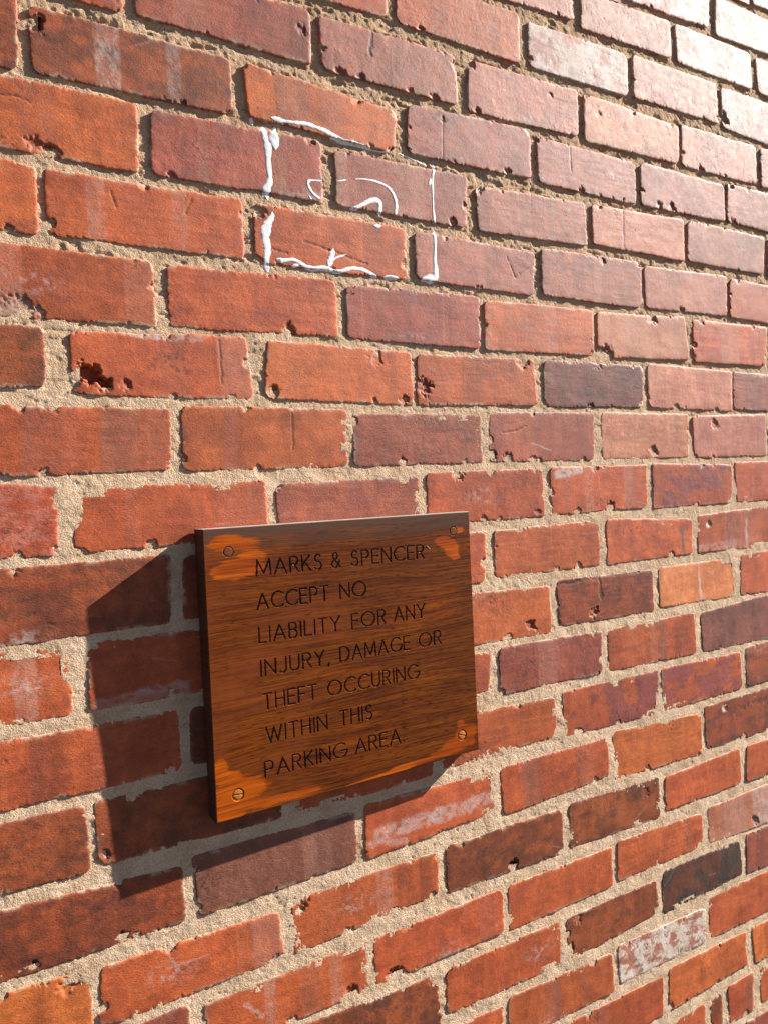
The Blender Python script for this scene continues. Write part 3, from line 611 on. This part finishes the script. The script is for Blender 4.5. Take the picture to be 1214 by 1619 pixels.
# the same bond carried on beyond the photograph's edges, as one part
P = 86.25
fv, fq, fc = [], [], []
rng = random.Random(5)
def filler(u0, u1, v0, v1):
    n = len(fv); e = 1.3; z = rng.uniform(-0.5, 0.8)
    j = lambda: rng.uniform(-1, 1)
    o_ = [(u0 + j(), v0 + j()), (u1 + j(), v0 + j()), (u1 + j(), v1 + j()), (u0 + j(), v1 + j())]
    i_ = [(o_[0][0] + e, o_[0][1] + e), (o_[1][0] - e, o_[1][1] + e), (o_[2][0] - e, o_[2][1] - e), (o_[3][0] + e, o_[3][1] - e)]
    fv.extend([wpt(a, b, -20) for a, b in o_]); fv.extend([wpt(a, b, z - 1.5) for a, b in o_]); fv.extend([wpt(a, b, z) for a, b in i_])
    for k in range(4):
        l = (k + 1) % 4
        fq.append((n + l, n + k, n + 4 + k, n + 4 + l)); fq.append((n + 4 + l, n + 4 + k, n + 8 + k, n + 8 + l))
    fq.append((n + 11, n + 10, n + 9, n + 8))
    c = np.array(PAL[rng.choice('orrrmnd')][0]) * rng.uniform(0.85, 1.15)
    fc.extend([c] * 12)
rows_ = {}
for row, q in INFO: rows_.setdefault(row, []).append(q)
for row in range(-14, 25):
    if row in rows_:
        a = rows_[row][0]; z = rows_[row][-1]
        v = a[0][1]; x = a[0][0] - 16
        while x > -1900: filler(x - 213, x, v, v + 68); x -= 227
        v = z[1][1]; x = z[1][0] + 12
        while x < 3600: filler(x, x + 213, v, v + 68); x += 225
    else:
        v = row * P if row > 0 else -330 + (row + 4) * P - 4
        if row > 19: v = rows_[19][0][0][1] + (row - 19) * P
        x = -1900 + (row % 2) * 112
        while x < 3600: filler(x, x + 213, v, v + 68); x += 225
fo = mesh_np('brick', fv, fq, M_BRICK, np.array(fc), wall, smooth=False)
fo['kind'] = 'stuff'
fo['label'] = 'rest of the same brickwork beyond the edges of the view'

# mortar: gritty sheet filling every joint
def mortar_sheet(u0, u1, v0, v1, cell):
    nu = int((u1 - u0) / cell) + 1; nv = int((v1 - v0) / cell) + 1
    gu = np.linspace(u0, u1, nu); gv = np.linspace(v0, v1, nv)
    keep = np.ones((nv - 1, nu - 1), bool)
    cu = (gu[1:] + gu[:-1]) / 2; cv_ = (gv[1:] + gv[:-1]) / 2
    for row, q in INFO:
        xs = [p[0] for p in q]; ys = [p[1] for p in q]
        i0, i1 = np.searchsorted(cu, (min(xs), max(xs))); j0, j1 = np.searchsorted(cv_, (min(ys), max(ys)))
        if i0 >= i1 or j0 >= j1: continue
        X, Y = np.meshgrid(cu[i0:i1], cv_[j0:j1])
        ins = np.ones(X.shape, bool)
        for k in range(4):
            ax, ay = q[k]; bx, by = q[(k + 1) % 4]
            l = math.hypot(bx - ax, by - ay)
            ins &= ((bx - ax) * (Y - ay) - (by - ay) * (X - ax)) / l > 8.0
        keep[j0:j1, i0:i1] &= ~ins
    U, V = np.meshgrid(gu, gv)
    Z = -joint_depth(U, V)
    rough = 1 + 1.3 * (1 - sst(100, 600, V - 0.12 * U))
    Z = Z + rough * (0.22 * fbm(U / 6.5, V / 6.5, 21, 3, 0.6) + 0.17 * vn(U / 2.6, V / 2.6, 22) + 0.12 * vn(U / 1.7, V / 1.7, 25))
    pits = sst(0.72, 0.95, fbm(U / 6, V / 6, 23, 3, 0.65)); Z = Z - 0.55 * pits
    vid = gridquads(nu, nv)[keep.ravel()]
    used = np.unique(vid); rem = np.full(nu * nv, -1); rem[used] = np.arange(len(used))
    return world(U, V, Z)[used], rem[vid]
mv, mq = mortar_sheet(-470, 420, -160, 1700, 1.7)
mortar = mesh_np('mortar', mv, mq, M_MORTAR, None, wall)
mv, mq = mortar_sheet(420, 1040, -420, 1760, 2.0)
mesh_np('mortar', mv, mq, M_MORTAR, None, wall)
# plain joints beyond, and the body of the wall behind
def rect(u0, u1, v0, v1, h): return [wpt(u0, v0, h), wpt(u0, v1, h), wpt(u1, v1, h), wpt(u1, v0, h)]
pv = rect(-1950, -470, -1300, 2190, -4) + rect(1040, 3700, -1300, 2190, -4) + rect(-470, 420, -1300, -160, -4) + rect(420, 1040, -1300, -420, -4) + rect(-470, 420, 1700, 2190, -4) + rect(420, 1040, 1760, 2190, -4)
mesh_np('mortar', pv, [(4 * k, 4 * k + 1, 4 * k + 2, 4 * k + 3) for k in range(6)], M_MORTAR, None, wall, smooth=False)
X0, X1, Y0, Y1, Z0, Z1 = -1.95, 3.7, 0.019, 0.23, -0.05, 3.478
mesh_np('wall_core', [(X0, Y0, Z0), (X1, Y0, Z0), (X1, Y1, Z0), (X0, Y1, Z0), (X0, Y0, Z1), (X1, Y0, Z1), (X1, Y1, Z1), (X0, Y1, Z1)],
        [(0, 1, 5, 4), (1, 2, 6, 5), (2, 3, 7, 6), (3, 0, 4, 7), (4, 5, 6, 7), (3, 2, 1, 0)], M_MORTAR, None, wall, smooth=False)

# ------------------------------------------------------------------ white paint dribbles on the brickwork
bpy.context.view_layer.update()
bv, bf = [], []
for o in list(wall.children):
    if o.name.startswith(('brick', 'mortar')) and o.get('kind') is None:
        me = o.data
        n = len(me.vertices); a = np.empty(n * 3, np.float32); me.vertices.foreach_get('co', a); a = a.reshape(-1, 3)
        if a[:, 0].max() < -0.10 or a[:, 0].min() > 0.30 or a[:, 2].min() > ZTOP - 0.02 or a[:, 2].max() < ZTOP - 0.40 or n < 100: continue
        f = np.empty(len(me.polygons) * 4, np.int32); me.polygons.foreach_get('vertices', f); f = f.reshape(-1, 4)
        base = len(bv)
        ok = (a[f].min(1)[:, 0] > -0.14) & (a[f].max(1)[:, 0] < 0.34) & (a[f].max(1)[:, 2] > ZTOP - 0.42) & (a[f].min(1)[:, 2] < ZTOP + 0.02)
        bf.extend((f[ok] + base).tolist()); bv.extend(a.tolist())
tree = BVHTree.FromPolygons(bv, bf)
def surf(u, v, dflt=0.0):
    hit = tree.ray_cast(Vector((u / 1000, -0.05, ZTOP - v / 1000)), Vector((0, 1, 0)))
    return -hit[0].y * 1000 if hit[0] else dflt
def paint_stroke(pts, k):
    pts = np.array(pts, float)
    seg = np.hypot(*(pts[1:, :2] - pts[:-1, :2]).T); L = np.concatenate([[0], np.cumsum(seg)])
    n = max(6, int(L[-1] / 0.9)); s = np.linspace(0, L[-1], n)
    def cr(col):      # smoothed interpolation
        y = np.interp(s, L, pts[:, col]); w = max(1, int(3 / (L[-1] / n)))
        yp = np.pad(y, w, mode='edge'); ker = np.ones(2 * w + 1) / (2 * w + 1)
        z = np.convolve(yp, ker, 'valid'); z[0] = y[0]; z[-1] = y[-1]
        return z
    U, V, R = cr(0), cr(1), cr(2) * 1.2 + 0.2
    R = R * (1 + 0.12 * vn(s / 1.6, 0 * s + k, 90 + k) + 0.12 * fbm(s / 5, 0 * s + k, 70 + k, 3))
    end = np.minimum(s, L[-1] - s); R = R * np.sqrt(np.clip(end / (R + 0.3), 0.08, 1))
    tu, tv = np.gradient(U), np.gradient(V); l = np.hypot(tu, tv) + 1e-9; nu_, nv_ = -tv / l, tu / l
    M = 7
    vs, qs = [], []
    for i in range(n):
        for j in range(M):
            a = -1 + 2 * j / (M - 1)
            u = U[i] + nu_[i] * R[i] * a + 0.15 * vn(s[i] * 0.8, a * 3, k); v = V[i] + nv_[i] * R[i] * a
            h = surf(float(u), float(v), -3.0)
            hm = 0.3 * (1 - a * a) ** 0.5 if abs(a) < 1 else -0.5
            vs.append([u, v, h, hm])
    vs = np.array(vs).reshape(n, M, 4)
    h = vs[..., 2].copy()
    for _ in range(2):            # paint bridges the smallest steps
        hp = np.pad(h, ((1, 1), (0, 0)), mode='edge'); h = np.maximum(h, (hp[:-2] + hp[2:]) / 2 * 0.7 + h * 0.3)
    Z = h + vs[..., 3]
    vv = world(vs[..., 0], vs[..., 1], Z)
    o = mesh_np('paint_mark', vv, gridquads(M, n), M_PAINT, None, wall)
    return o
for k, st in enumerate(PAINT):
    o = paint_stroke(st, k)
    if k == 0: o['label'] = 'long white dribble sloping down along the top of the painted square'

# ------------------------------------------------------------------ the wooden notice board
def bpoint(x, y, d=0.0):
    """board millimetres (x right, y down from the top left corner, d behind the front face) -> wall (u, v, h)"""
    s, t = x / BW, y / BH
    B = np.array(BOARD)
    s = np.asarray(s)[..., None]; t = np.asarray(t)[..., None]
    p = (1 - t) * ((1 - s) * B[0] + s * B[1]) + t * ((1 - s) * B[3] + s * B[2])
    n = np.array([0.0, 0.0, 1.0])
    return p + np.asarray(d)[..., None] * n
def bworld(x, y, d):
    p = bpoint(x, y, d).reshape(-1, 3)
    return np.stack([p[:, 0] / 1000, p[:, 2] / 1000, ZTOP - p[:, 1] / 1000], 1)

sign = bpy.data.objects.new('wooden_sign', None)
COL.objects.link(sign)
sign['label'] = 'dark stained wooden notice board with engraved black capitals, screwed to the brick wall'
sign['category'] = 'sign'

# capital letters as centre lines: unit height 1 (y up), own widths
def arc(cx, cy, rx, ry, a0, a1, n=14):
    return [(cx + rx * math.cos(math.radians(a0 + (a1 - a0) * i / n)), cy + ry * math.sin(math.radians(a0 + (a1 - a0) * i / n))) for i in range(n + 1)]
G = {
 'M': (0.92, [[(0, 0), (0.06, 1), (0.46, 0.12), (0.86, 1), (0.92, 0)]]),
 'A': (0.78, [[(0, 0), (0.39, 1), (0.78, 0)], [(0.13, 0.33), (0.65, 0.33)]]),
 'R': (0.56, [[(0, 0), (0, 1), (0.28, 1)] + arc(0.28, 0.75, 0.25, 0.25, 90, -90) + [(0, 0.5)], [(0.26, 0.5), (0.56, 0)]]),
 'K': (0.56, [[(0, 0), (0, 1)], [(0.52, 1), (0, 0.42)], [(0.16, 0.58), (0.56, 0)]]),
 'S': (0.52, [arc(0.27, 0.75, 0.21, 0.25, 35, 245, 12) + arc(0.25, 0.26, 0.25, 0.26, 68, -150, 14)]),
 '&': (0.66, [[(0.66, 0.0), (0.16, 0.66)] + arc(0.29, 0.79, 0.17, 0.21, 215, -45, 14) + [(0.12, 0.42)] + arc(0.25, 0.23, 0.23, 0.23, 130, 300, 10) + [(0.62, 0.42)]]),
 'P': (0.53, [[(0, 0), (0, 1), (0.27, 1)] + arc(0.27, 0.73, 0.26, 0.27, 90, -90) + [(0, 0.46)]]),
 'E': (0.50, [[(0.5, 1), (0, 1), (0, 0), (0.5, 0)], [(0, 0.52), (0.45, 0.52)]]),
 'N': (0.68, [[(0, 0), (0, 1), (0.68, 0), (0.68, 1)]]),
 'C': (0.80, [arc(0.5, 0.5, 0.5, 0.5, 48, 312, 24)]),
 'T': (0.60, [[(0, 1), (0.6, 1)], [(0.3, 1), (0.3, 0)]]),
 'O': (1.0, [arc(0.5, 0.5, 0.5, 0.5, 0, 360, 32)]),
 'L': (0.44, [[(0, 1), (0, 0), (0.44, 0)]]),
 'I': (0.0, [[(0, 0), (0, 1)]]),
 'B': (0.53, [[(0, 0), (0, 1), (0.26, 1)] + arc(0.26, 0.765, 0.22, 0.235, 90, -90) + [(0, 0.53)], [(0.26, 0.53)] + arc(0.27, 0.265, 0.26, 0.265, 90, -90) + [(0, 0)]]),
 'Y': (0.66, [[(0, 1), (0.33, 0.48), (0.66, 1)], [(0.33, 0.48), (0.33, 0)]]),
 'F': (0.46, [[(0.46, 1), (0, 1), (0, 0)], [(0, 0.52), (0.42, 0.52)]]),
 'J': (0.42, [[(0.42, 1), (0.42, 0.26)] + arc(0.20, 0.24, 0.22, 0.24, 0, -140, 10)]),
 'U': (0.60, [[(0, 1), (0, 0.3)] + arc(0.3, 0.3, 0.3, 0.3, 180, 360, 14) + [(0.6, 1)]]),
 ',': (0.08, [[(0.09, 0.06), (0.0, -0.14)]]),
 'D': (0.74, [[(0, 0), (0, 1), (0.26, 1)] + arc(0.26, 0.5, 0.48, 0.5, 90, -90, 20) + [(0, 0)]]),
 'G': (0.92, [arc(0.5, 0.5, 0.5, 0.5, 45, 352, 26) + [(0.97, 0.46), (0.56, 0.46)]]),
 'H': (0.62, [[(0, 0), (0, 1)], [(0.62, 0), (0.62, 1)], [(0, 0.52), (0.62, 0.52)]]),
 'W': (1.04, [[(0, 1), (0.27, 0), (0.52, 0.92), (0.77, 0), (1.04, 1)]]),
 '.': (0.0, [[(0, 0.03), (0.01, 0.03)]]),
}
CAP = 18.6
BASES = [60.2, 101.0, 141.8, 182.4, 223.6, 264.8, 306.0]
segs = []
letter_names = []
for (word, x0, x1, yb, yb1) in WORDS:
    base = min(BASES, key=lambda b_: abs(b_ - yb))
    gap = 0.27
    ws = [G[c][0] for c in word]
    tot = sum(ws) + gap * (len(word) - 1)
    k = (x1 - x0) / tot if len(word) > 1 else CAP
    x = x0
    for c, w in zip(word, ws):
        letter_names.append(c)
        for pl in G[c][1]:
            pp = [(x + px * k, base - py * CAP) for px, py in pl]
            segs += [(p_, r_2, len(letter_names) - 1) for p_, r_2 in zip(pp[:-1], pp[1:])]
        x += (w + gap) * k
cell = 0.6
nX, nY = int(round(BW / cell)), int(round(BH / cell))
bev = 1.2
gx = np.linspace(bev, BW - bev, nX + 1); gy = np.linspace(bev, BH - bev, nY + 1)
dist = np.full((nY + 1, nX + 1), 99.0)
lid = np.full((nY + 1, nX + 1), -1)
for (a, b_, li) in segs:
    x0, x1 = sorted((a[0], b_[0])); y0, y1 = sorted((a[1], b_[1]))
    i0, i1 = np.searchsorted(gx, (x0 - 3, x1 + 3)); j0, j1 = np.searchsorted(gy, (y0 - 3, y1 + 3))
    X, Y = np.meshgrid(gx[i0:i1], gy[j0:j1])
    l2 = (b_[0] - a[0]) ** 2 + (b_[1] - a[1]) ** 2 + 1e-9
    t_ = np.clip(((X - a[0]) * (b_[0] - a[0]) + (Y - a[1]) * (b_[1] - a[1])) / l2, 0, 1)
    d = np.hypot(X - a[0] - t_ * (b_[0] - a[0]), Y - a[1] - t_ * (b_[1] - a[1]))
    near = d < dist[j0:j1, i0:i1]
    lid[j0:j1, i0:i1][near] = li
    dist[j0:j1, i0:i1] = np.minimum(dist[j0:j1, i0:i1], d)
HWID = 1.05
X, Y = np.meshgrid(gx, gy)
rag = 0.12 * vn(X / 2.0, Y / 1.0, 90)
depth = 1.7 * (1 - sst(HWID * 0.55, HWID * 1.08, dist + rag))
groove = depth > 0.35
for (nm, sx, sy) in SCREWS:
    r = np.hypot(X - sx, Y - sy)
    if nm[0] == 'B': depth = np.maximum(depth, 1.3 * (1 - sst(7.0, 7.9, r)))
    else: depth = np.maximum(depth, 0.9 * (1 - sst(5.9, 6.8, r + 0.3 * vn(X / 3, Y / 3, 91))))
# faint gouges and dents in the varnish
depth = depth + 0.05 * fbm(X / 40, Y / 5, 92, 3) * (depth < 0.2) * 0 
# coarse / fine cells
CB = 8
nbx, nby = nX // CB, nY // CB
face = []
dm = depth > 0.001
fineblk = np.zeros((nby + 1, nbx + 1), bool)
jj, ii = np.nonzero(dm)
for dj in (-1, 0, 1):
    for di in (-1, 0, 1):
        fineblk[np.clip((jj + dj) // CB, 0, nby), np.clip((ii + di) // CB, 0, nbx)] = True
quads = []
for J in range(nby + 1):
    for I in range(nbx + 1):
        i0, i1 = I * CB, min((I + 1) * CB, nX); j0, j1 = J * CB, min((J + 1) * CB, nY)
        if i0 >= i1 or j0 >= j1: continue
        if not fineblk[J, I]:
            quads.append((j0 * (nX + 1) + i0, j1 * (nX + 1) + i0, j1 * (nX + 1) + i1, j0 * (nX + 1) + i1))
        else:
            a = np.arange(j0, j1)[:, None] * (nX + 1) + np.arange(i0, i1)[None, :]
            quads += np.stack([a, a + nX + 1, a + nX + 2, a + 1], -1).reshape(-1, 4).tolist()
quads = np.array(quads)
isg = groove.ravel()[quads].all(1)
def subset(qs, extra=None):
    used = np.unique(qs); rem = np.full((nX + 1) * (nY + 1), -1); rem[used] = np.arange(len(used))
    x, y, d = X.ravel()[used], Y.ravel()[used], depth.ravel()[used]
    return x, y, d, rem[qs]
x, y, d, q = subset(quads[~isg])
# bevel ring, sides and back
n0 = len(x)
TH = 22.3
ring = []
def ringpts(inset, dd):
    m_ = 24; out = []
    for (ax, ay), (bx, by) in (((inset, inset), (BW - inset, inset)), ((BW - inset, inset), (BW - inset, BH - inset)), ((BW - inset, BH - inset), (inset, BH - inset)), ((inset, BH - inset), (inset, inset))):
        for k in range(m_): out.append((ax + (bx - ax) * k / m_, ay + (by - ay) * k / m_, dd))
    return out
rings = [ringpts(bev, 0.0), ringpts(0.35, 0.35), ringpts(0.0, bev), ringpts(0.0, TH - 1), ringpts(1.0, TH)]
ex = np.array(sum(rings, []))
nr = 96
eq = []; em = []
for k in range(4):
    for i in range(nr):
        l = (i + 1) % nr
        eq.append((n0 + k * nr + i, n0 + k * nr + l, n0 + (k + 1) * nr + l, n0 + (k + 1) * nr + i))
        side = i // 24
        em.append(0 if k == 0 else (1 if side == 0 else 2))
xx = np.concatenate([x, ex[:, 0]]); yy = np.concatenate([y, ex[:, 1]]); dd = np.concatenate([d, ex[:, 2]])
bowl = 0.0
dloc = -bpoint(xx, yy, 0 * xx)[:, 2]                 # how far the face stands off the wall there
dd = np.where(dd > 15, dd * (dloc - 1.6) / TH, dd)
pts = bworld(xx, yy, dd)
# back face
bk = [n0 + 4 * nr + c_ for c_ in (0, 24, 48, 72)]
allq = np.concatenate([q[:, ::1], np.array(eq), np.array([bk])])
mi = np.concatenate([np.zeros(len(q), int), np.array(em), [2]])
# patch mask
pk = np.zeros(len(xx))
for (px_, py_, ra, rb) in PATCH:
    pk = np.maximum(pk, np.clip(1.02 - 0.62 * np.hypot((xx - px_) / (ra * 0.85), (yy - py_) / (rb * 0.85)), 0, 0.72))
board = mesh_np('board', pts, allq, M_WOOD, np.repeat(pk[:, None], 3, 1), sign, smooth=False, mats=[M_WOOD, M_EDGE, M_SIDE], midx=mi, lname='patch')
def set_uv(o, xs, ys):
    me = o.data; uvl = me.uv_layers.new(name='UVMap')
    vi = np.empty(len(me.loops), np.int32); me.loops.foreach_get('vertex_index', vi)
    uv_ = np.stack([np.asarray(xs)[vi] / 1000, np.asarray(ys)[vi] / 1000], 1).astype(np.float32)
    uvl.data.foreach_set('uv', uv_.ravel())
set_uv(board, xx, yy)
gq = quads[isg]; gl = lid.ravel()[gq].max(1)
for li in np.unique(gl):
    x2, y2, d2, q2 = subset(gq[gl == li])
    mesh_np('engraved_letter', bworld(x2, y2, d2), q2, M_LETTER, None, sign, smooth=True)

def lathe(name, cx, cy, prof, mat, parent, slot=None, n=40):
    """prof: (radius, height in front of the board face); slot: (angle deg, half width, floor height)"""
    rr = np.array([p[0] for p in prof]); hh = np.array([p[1] for p in prof])
    # dense polar grid so that a slot can be cut
    R_ = np.concatenate([np.linspace(0.01, rr.max(), 26)])
    A = np.linspace(0, 2 * math.pi, n * 2 + 1)[:-1]
    Rg, Ag = np.meshgrid(R_, A, indexing='ij')
    Hg = np.interp(Rg, rr, hh)
    xs = Rg * np.cos(Ag); ys = Rg * np.sin(Ag)
    if slot:
        a = math.radians(slot[0]); dd_ = np.abs(-xs * math.sin(a) + ys * math.cos(a))
        Hg = Hg - slot[2] * (1 - sst(slot[1] * 0.8, slot[1] * 1.2, dd_)) * (Rg < rr.max() * 0.985)
    na = len(A); i = np.arange(len(R_) - 1)[:, None] * na + np.arange(na)[None, :]
    j = np.arange(len(R_) - 1)[:, None] * na + (np.arange(na)[None, :] + 1) % na
    q_ = np.stack([i, j, j + na, i + na], -1).reshape(-1, 4)
    return mesh_np(name, bworld(cx + xs.ravel(), cy + ys.ravel(), -Hg.ravel()), q_, mat, None, parent, smooth=True)
for (nm, sx, sy) in SCREWS:
    if nm[0] == 'B':
        prof = [(0, 0.0), (4.4, -0.15), (6.2, -0.55), (6.7, -1.5)]
        o = lathe('screw', sx, sy, prof, M_BRASS, sign, slot=((8 if nm == 'BL' else 20), 0.85, 0.9))
        o['label'] = 'slotted brass screw sunk in a bare orange patch'
    else:
        prof = [(0, 0.1), (4.6, 0.0), (5.6, -0.3), (5.9, -1.2)]
        o = lathe('screw_plug', sx, sy, prof, M_PLUG, sign)
        o['label'] = 'dark round plug covering a screw'

def thread(pts2, r=0.22, name='cobweb_thread', h=0.35):
    pts2 = np.array(pts2, float)
    vs, qs = [], []
    n = 0
    P3 = []
    for a, b_ in zip(pts2[:-1], pts2[1:]):
        for k in range(4): P3.append(a + (b_ - a) * k / 4)
    P3.append(pts2[-1]); P3 = np.array(P3)
    P3 = P3 + 0.35 * np.stack([vn(P3[:, 0] / 3, P3[:, 1] / 3, 5), vn(P3[:, 0] / 3, P3[:, 1] / 3, 6)], 1)
    T = np.gradient(P3, axis=0); T /= np.linalg.norm(T, axis=1)[:, None] + 1e-9
    X_, Y_, D_ = [], [], []
    for p, t_ in zip(P3, T):
        for k in range(5):
            a = 2 * math.pi * k / 5
            X_.append(p[0] - t_[1] * r * math.cos(a)); Y_.append(p[1] + t_[0] * r * math.cos(a)); D_.append(-h + r * math.sin(a))
    for i in range(len(P3) - 1):
        for k in range(5):
            l = (k + 1) % 5
            qs.append((i * 5 + k, i * 5 + l, (i + 1) * 5 + l, (i + 1) * 5 + k))
    return mesh_np(name, bworld(np.array(X_), np.array(Y_), np.array(D_)), qs, M_WEB, None, sign)
for k, s_ in [(k, s_) for k, s_ in enumerate(WEB) if k == 3]: thread(s_, 0.2 if k in (0, 3) else 0.13)
